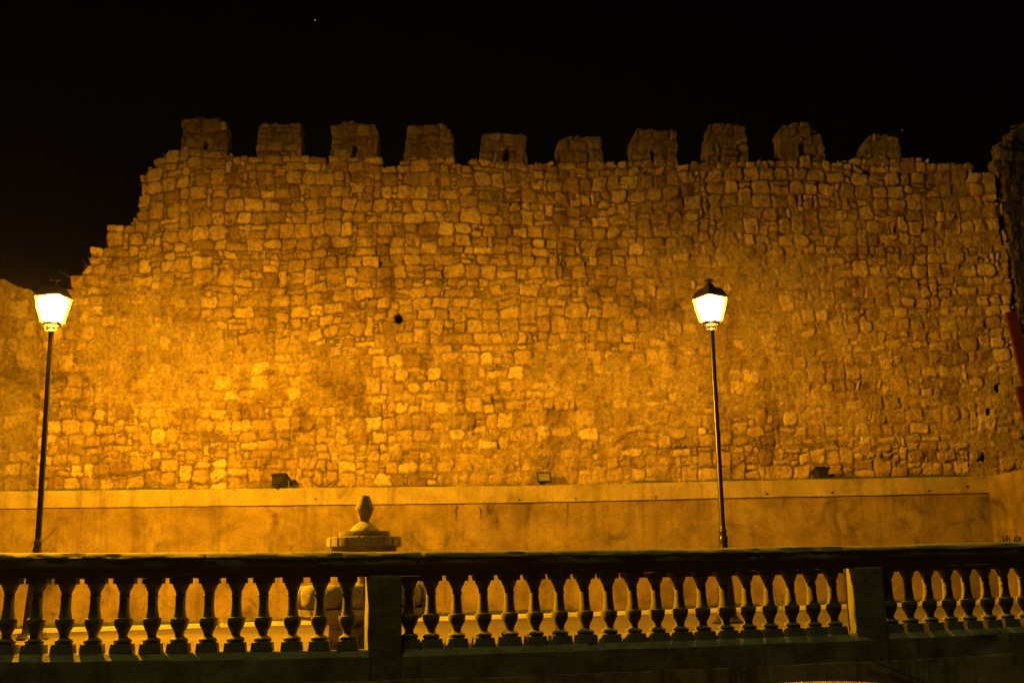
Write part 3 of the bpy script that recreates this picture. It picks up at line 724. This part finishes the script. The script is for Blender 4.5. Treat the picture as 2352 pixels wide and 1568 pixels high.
# ------------------------------------------------------------------ floodlights on the ledge
def floodlight(loc, rz, tilt, sc, label):
    r = empty('floodlight', loc, rz, label, 'floodlight', 'small floodlights along the ledge')
    T = Matrix.Translation((0, 0, .13)) @ Matrix.Rotation(tilt, 4, 'X')
    def b(name, mbx, m, bev=.004):
        o = mbx.build(name, m, r, bevel=bev); o.matrix_local = T @ Matrix.Scale(sc, 4); return o
    h = MB(); a, c = .11, .07
    h.add([(-a, -.02, -.085), (a, -.02, -.085), (a, -.02, .085), (-a, -.02, .085), (-c, .11, -.05), (c, .11, -.05), (c, .11, .05), (-c, .11, .05)], [(0, 1, 2, 3), (4, 7, 6, 5), (0, 4, 5, 1), (1, 5, 6, 2), (2, 6, 7, 3), (3, 7, 4, 0)])
    b('housing', h, M_BLACK)
    f = MB().box((0, -.03, .092), (.125, .014, .012)).box((0, -.03, -.092), (.125, .014, .012)).box((-.115, -.03, 0), (.012, .014, .08)).box((.115, -.03, 0), (.012, .014, .08))
    b('front_frame', f, M_BLACK, .002)
    b('glass', MB().box((0, -.028, 0), (.101, .004, .079)), M_DGLASS, 0)
    b('gear_box', MB().box((0, .135, 0), (.05, .024, .035)), M_BLACK)
    MB().tube([(-.13*sc, 0, .13), (-.13*sc, 0, .01), (-.10*sc, 0, .006), (.10*sc, 0, .006), (.13*sc, 0, .01), (.13*sc, 0, .13)], .009, 6).build('bracket', M_BLACK, r)
    return r
def ledge(x, y, dy):
    s = onP(x, y, WO-WN*dy, WN); q = (s-BO).dot(WD); return Vector((s.x, s.y, float(zfL(q))+.004))
floodlight(ledge(646, 1100, .28), math.radians(150), math.radians(-48), 1.3, 'black floodlight tipped upwards on the ledge, seen from behind, left of the other two')
floodlight(ledge(1249, 1103, .30), math.radians(10), math.radians(-28), .95, 'small floodlight on the ledge with its pale glass facing the camera, the middle one')
floodlight(ledge(1884, 1090, .24), math.radians(200), math.radians(-66), 1.15, 'black floodlight lying low on the ledge to the right of the right street lamp')
lp_ = [ledge(745, 1110, .30)+Vector(v) for v in ((-.02, 0, .0), (.06, 0, .05), (.14, .02, .11), (.18, .02, .13), (.20, .02, .11), (.17, 0, .05), (.12, 0, .0))]
tag(MB().tube(lp_, .007, 6).build('cable_loop', M_CABLE), 'thin loop of cable lying on the ledge beside the left floodlight', 'cable')

# ------------------------------------------------------------------ red metal beams at the right edge
def beam(p0, p1, wx, label):
    p0 = Vector(p0); p1 = Vector(p1); d = (p1-p0); L = d.length; d.normalize(); y = Vector((0, 1, 0)); x = d.cross(y).normalized(); y = x.cross(d).normalized()*-1
    R = Matrix((x, y, d)).transposed()
    if R.determinant() < 0: R = Matrix((-x, y, d)).transposed()
    mbb = MB(); c = (p0+p1)/2
    mbb.box(c, (wx, .035, L/2), M=R)
    for q in (-.8, -.25, .3, .85): mbb.box(c+R @ Vector((q*wx, -.042, 0)), (wx*.12, .012, L/2-.01), M=R)
    o = mbb.build('metal_beam', M_RED, None, bevel=.003); return tag(o, label, 'metal beam', 'red metal beams leaning at the tower')
pt1 = onY(2322, 716, 19.2); pt1b = onY(2322+.235*665, 716+665, 19.2); pt1b = pt1+(pt1b-pt1)*((pt1.z-ground_z(9)+.0)/(pt1.z-pt1b.z))
beam(pt1b, pt1, .085, 'tall red grooved metal beam leaning in front of the castle wall at the right edge')
pt2 = onY(2341, 888, 19.0); pt2b = onY(2341+.24*500, 888+500, 19.0); pt2b = pt2+(pt2b-pt2)*((pt2.z-ground_z(9))/(pt2.z-pt2b.z))
beam(pt2b, pt2, .055, 'shorter thin red metal beam leaning beside the tall one at the right edge')

# ------------------------------------------------------------------ plants
def shrub(name, base_p, specs, m, label, cat, r=.006, group=None):
    mbs = MB()
    for (dx, dy, hgt, bend, br) in specs:
        p = Vector(base_p)+Vector((dx, dy, 0)); pts = []
        for k in range(7):
            t = k/6; pts.append(p+Vector((bend*t*t+.012*math.sin(k*2.1+dx*50), dy*.2*t, hgt*t)))
        mbs.tube(pts, r, 5, r*.35)
        for b_ in range(br):
            i = 2+b_ % 4; s = 1 if b_ % 2 else -1; q = pts[i]; L = hgt*.25
            mbs.tube([q, q+Vector((s*L*.4, .01, L*.45)), q+Vector((s*L*.6, .01, L))], r*.5, 4, r*.25)
    o = mbs.build(name, m); return tag(o, label, cat, group)
bp = onP(176, 655, WO, WN)
shrub('dry_shrub', bp+Vector((.0, .15, -.12)), [(0, 0, .45, -.42, 7), (.02, .02, .30, -.22, 5), (.03, 0, .36, -.30, 4), (-.02, 0, .2, -.3, 3)], M_TWIG, 'bare dry shrub growing from the stepped wall end above the left lamp', 'shrub', .005)
bp = onP(192, 622, WO, WN); shrub('dry_stalk', bp+Vector((0, .15, -.05)), [(0, 0, .36, -.10, 2)], M_TWIG, 'single dry stalk standing on the broken wall end above the dry shrub', 'dry stalk', .005)
bp = onP(1699, 284, WO, WN); shrub('dry_stalk', bp+Vector((0, .25, -.03)), [(0, 0, .34, .03, 9)], M_TWIG, 'thin stalk growing on top of the merlon above the right lamp', 'dry stalk', .0045)
bp = onP(1016, 285, WO, WN)
bp = onP(795, 280, WO, WN); shrub('dry_stalk', bp+Vector((0, .25, -.03)), [(0, 0, .22, -.12, 0)], M_TWIG, 'thin bent stalk on top of the third merlon from the left', 'dry stalk', .004)
def weed(x, h, seed, label):
    rr = random.Random(seed); s, _ = wb(x, 1390); q = BO+WD*s-WN*.21; gz = ground_z(q.x)
    mbs = MB()
    for k in range(5):
        p = Vector((q.x+rr.uniform(-.06, .06), q.y-rr.uniform(0, .05), gz)); hh = h*rr.uniform(.6, 1); b = rr.uniform(-.08, .08)
        mbs.tube([p, p+Vector((b*.3, 0, hh*.5)), p+Vector((b, 0, hh))], .004, 4, .002)
        for j in range(9):
            t = rr.uniform(.2, 1); c = p+Vector((b*t*t, 0, hh*t)); a = rr.uniform(0, 6.28); L = rr.uniform(.02, .045)
            d = Vector((math.cos(a)*L, math.sin(a)*L*.5, rr.uniform(0, .03))); e = Vector((0, 0, .009))
            mbs.add([c, c+d*.5+e, c+d, c+d*.5-e], [(0, 1, 2, 3)])
    tag(mbs.build('weed', M_LEAF), label, 'weed', 'weeds at the foot of the plaster wall')
weed(1785, .40, 1, 'tallest leafy weed at the plaster wall foot, just right of the right lamp')
weed(1705, .30, 2, 'sparse weed at the plaster wall foot close behind the right lamp post')
weed(1490, .16, 3, 'small weed at the plaster wall foot between the fountain and the right lamp')
weed(512, .18, 4, 'small weed at the plaster wall foot, left of the fountain')
weed(2075, .17, 5, 'small weed at the plaster wall foot near the right balustrade pillar')
def tufts(name, fn, n, hmax, label, seed, dens):
    rr = random.Random(seed); mbs = MB(); k = 0
    while k < n:
        s = rr.uniform(-9.5, sB-.1)
        if rr.random() > dens(s): continue
        p = fn(s, rr); k += 1
        h = rr.uniform(.3, 1)*hmax*(.4+.6*dens(s)); b = Vector((rr.uniform(-.5, .5)*h, -rr.uniform(-.1, .5)*h, h)); w_ = Vector((.004+.004*rr.random(), 0, 0))
        mbs.add([p-w_, p+w_, p+b*.6+w_*.7, p+b, p+b*.6-w_*.7], [(0, 1, 2, 3, 4)])
    return tag(mbs.build(name, M_LEAF), label, 'grass', kind='stuff')
def dens1(s):
    g = [(wb(x, 1110)[0], w_, a) for x, w_, a in ((330, .55, 1), (170, .35, .7), (60, .5, .6), (590, .5, .5), (740, .2, .4), (905, .3, .6), (1000, .25, .8), (1150, .4, .4), (1500, .35, 1), (1700, .6, .7), (1950, .5, .9), (2130, .7, .9))]
    return min(1, .10+sum(a*math.exp(-((s-c)/w_)**2) for c, w_, a in g))
def f1(s, rr): q = BO+WD*s+WN*rr.uniform(.05, .38); return Vector((q.x, q.y, float(zfL(s))-.006))
tufts('grass', f1, 9000, .085, 'low dark grass tufts along the ledge at the foot of the castle wall', 5, dens1)
def dens2(s): return max(.08, min(1, .55+.9*float(vnoise(np.array([s*1.3]), np.array([.5]), 4)[0])))
def f2(s, rr): q = BO+WD*s-WN*rr.uniform(-.0, .05); return Vector((q.x, q.y, ground_z(q.x)+.06))
tufts('grass', f2, 8000, .10, 'dark grass growing between kerb and plaster wall', 6, dens2)

# ------------------------------------------------------------------ parked car on the road, only its roof reaches the frame
def car():
    rp_ = onP(1897, 1563.5, Vector((0, 7.6, 0)), Vector((0, 1, 0))); HT = rp_.z
    r = empty('parked_car', (rp_.x, 7.6, 0), label='parked car whose dewy rounded roof glints at the lower right edge of the frame', cat='car')
    # stations along the length: (y, half width at sill, belt z, half width at top, top z)
    hb = .86
    def loft(name, st_, m, smooth=60):
        V = []; F = []; n = len(st_[0])
        for ring in st_: V += ring
        for i in range(len(st_)-1):
            for k in range(n): F.append((i*n+k, i*n+(k+1) % n, (i+1)*n+(k+1) % n, (i+1)*n+k))
        F.append(tuple(range(n))); F.append(tuple(reversed(range((len(st_)-1)*n, len(st_)*n))))
        return MB().add(V, F).build(name, m, r, smooth=smooth)
    def bodyring(y, w_, zt_, zb_=.22):
        return [(-w_*.93, y, zb_), (-w_, y, zb_+.15), (-w_, y, zt_-.18), (-w_*.95, y, zt_-.05), (-w_*.7, y, zt_+.01), (0, y, zt_+.03), (w_*.7, y, zt_+.01), (w_*.95, y, zt_-.05), (w_, y, zt_-.18), (w_, y, zb_+.15), (w_*.93, y, zb_)]
    loft('body', [bodyring(y, w_, z) for y, w_, z in ((-2.15, .70, .72), (-2.08, .80, .86), (-1.7, .85, .93), (-.6, hb, .92), (.6, hb, .90), (1.2, .86, .86), (1.8, .82, .76), (2.02, .74, .66), (2.1, .62, .55))], M_CAR)
    def roofring(y, w_, zt_, zb_=.90):
        o = [(-w_*1.12, y, zb_)]
        for k in range(13):
            t = -1+2*k/12; o.append((w_*t, y, zt_-(HT*0+.055)*t*t-.05*max(0, abs(t)-.8)*5))
        return o+[(w_*1.12, y, zb_)]
    loft('roof', [roofring(y, w_, z) for y, w_, z in ((-1.95, .60, .93), (-1.45, .60, HT-.13), (-1.1, .62, HT-.045), (-.5, .63, HT-.008), (0, .63, HT), (.4, .62, HT-.03), (.75, .60, HT-.12), (1.45, .62, .92))], M_CAR)
    MB().add([(-.50, -1.90, .99), (.50, -1.90, .99), (.50, -1.50, HT-.17), (-.50, -1.50, HT-.17)], [(0, 1, 2, 3)]).build('rear_window', M_CARGLASS, r)
    MB().add([(-.52, 1.40, .97), (.52, 1.40, .97), (.50, .84, HT-.13), (-.50, .84, HT-.13)], [(0, 1, 2, 3)]).build('windscreen', M_CARGLASS, r)
    for s in (-1, 1):
        for ya, yb in ((-1.15, -.25), (-.15, .72)):
            MB().add([(s*.735, ya, .97), (s*.735, yb, .97), (s*.672, yb-.08, HT-.17), (s*.672, ya+.08, HT-.14)], [(0, 1, 2, 3)]).build('side_window', M_CARGLASS, r)
        MB().box((s*.66, -2.06, .72), (.12, .05, .09)).build('tail_light', M_TAIL, r, bevel=.01)
        MB().box((s*.62, 2.04, .56), (.14, .05, .06)).build('headlight', M_RIM, r, bevel=.01)
        MB().box((s*.93, .62, .98), (.08, .05, .06)).build('mirror', M_CAR, r, bevel=.015)
        for y in (-1.32, 1.30):
            wo = MB().lathe([(.20, -.10), (.30, -.10), (.315, -.07), (.315, .07), (.30, .10), (.20, .10)], 28).build('wheel', M_TYRE, r, smooth=40)
            wo.location = (s*.78, y, .315); wo.rotation_euler = (0, math.pi/2, 0)
            ri = MB().lathe([(.20, -.09), (.18, .085*s), (.05, .10*s), (.0, .10*s)], 20).build('rim', M_RIM, wo, smooth=40)
    MB().box((0, -2.16, .50), (.26, .012, .055)).build('number_plate', M_PLATE, r, bevel=.004)
car()

# ------------------------------------------------------------------ two faint stars
for x, y, q in ((724, 47, .75), (2072, 299, .36)):
    p = CAM+ray(x, y)*900
    o = MB().lathe([(.01, -.35*q), (.25*q, -.25*q), (.35*q, 0), (.25*q, .25*q), (.01, .35*q)], 8).build('star', M_STAR); o.location = p
    tag(o, kind='structure')


# ------------------------------------------------------------------ lamp glow put in as thin haze (even density, one closed box round camera and scene)
hz = MB().box((0, 20, 8), (60, 50, 9.5))
HZM = bpy.data.materials.new('glow_haze'); HZM.use_nodes = True; ht = HZM.node_tree; ht.nodes.remove(ht.nodes['Principled BSDF'])
vp = ht.nodes.new('ShaderNodeVolumePrincipled'); vp.inputs['Density'].default_value = .0001; vp.inputs['Color'].default_value = (.95, .95, .95, 1); vp.inputs['Anisotropy'].default_value = .2
ht.links.new(vp.outputs[0], ht.nodes['Material Output'].inputs['Volume'])
tag(hz.build('glow_haze', HZM), kind='stuff')
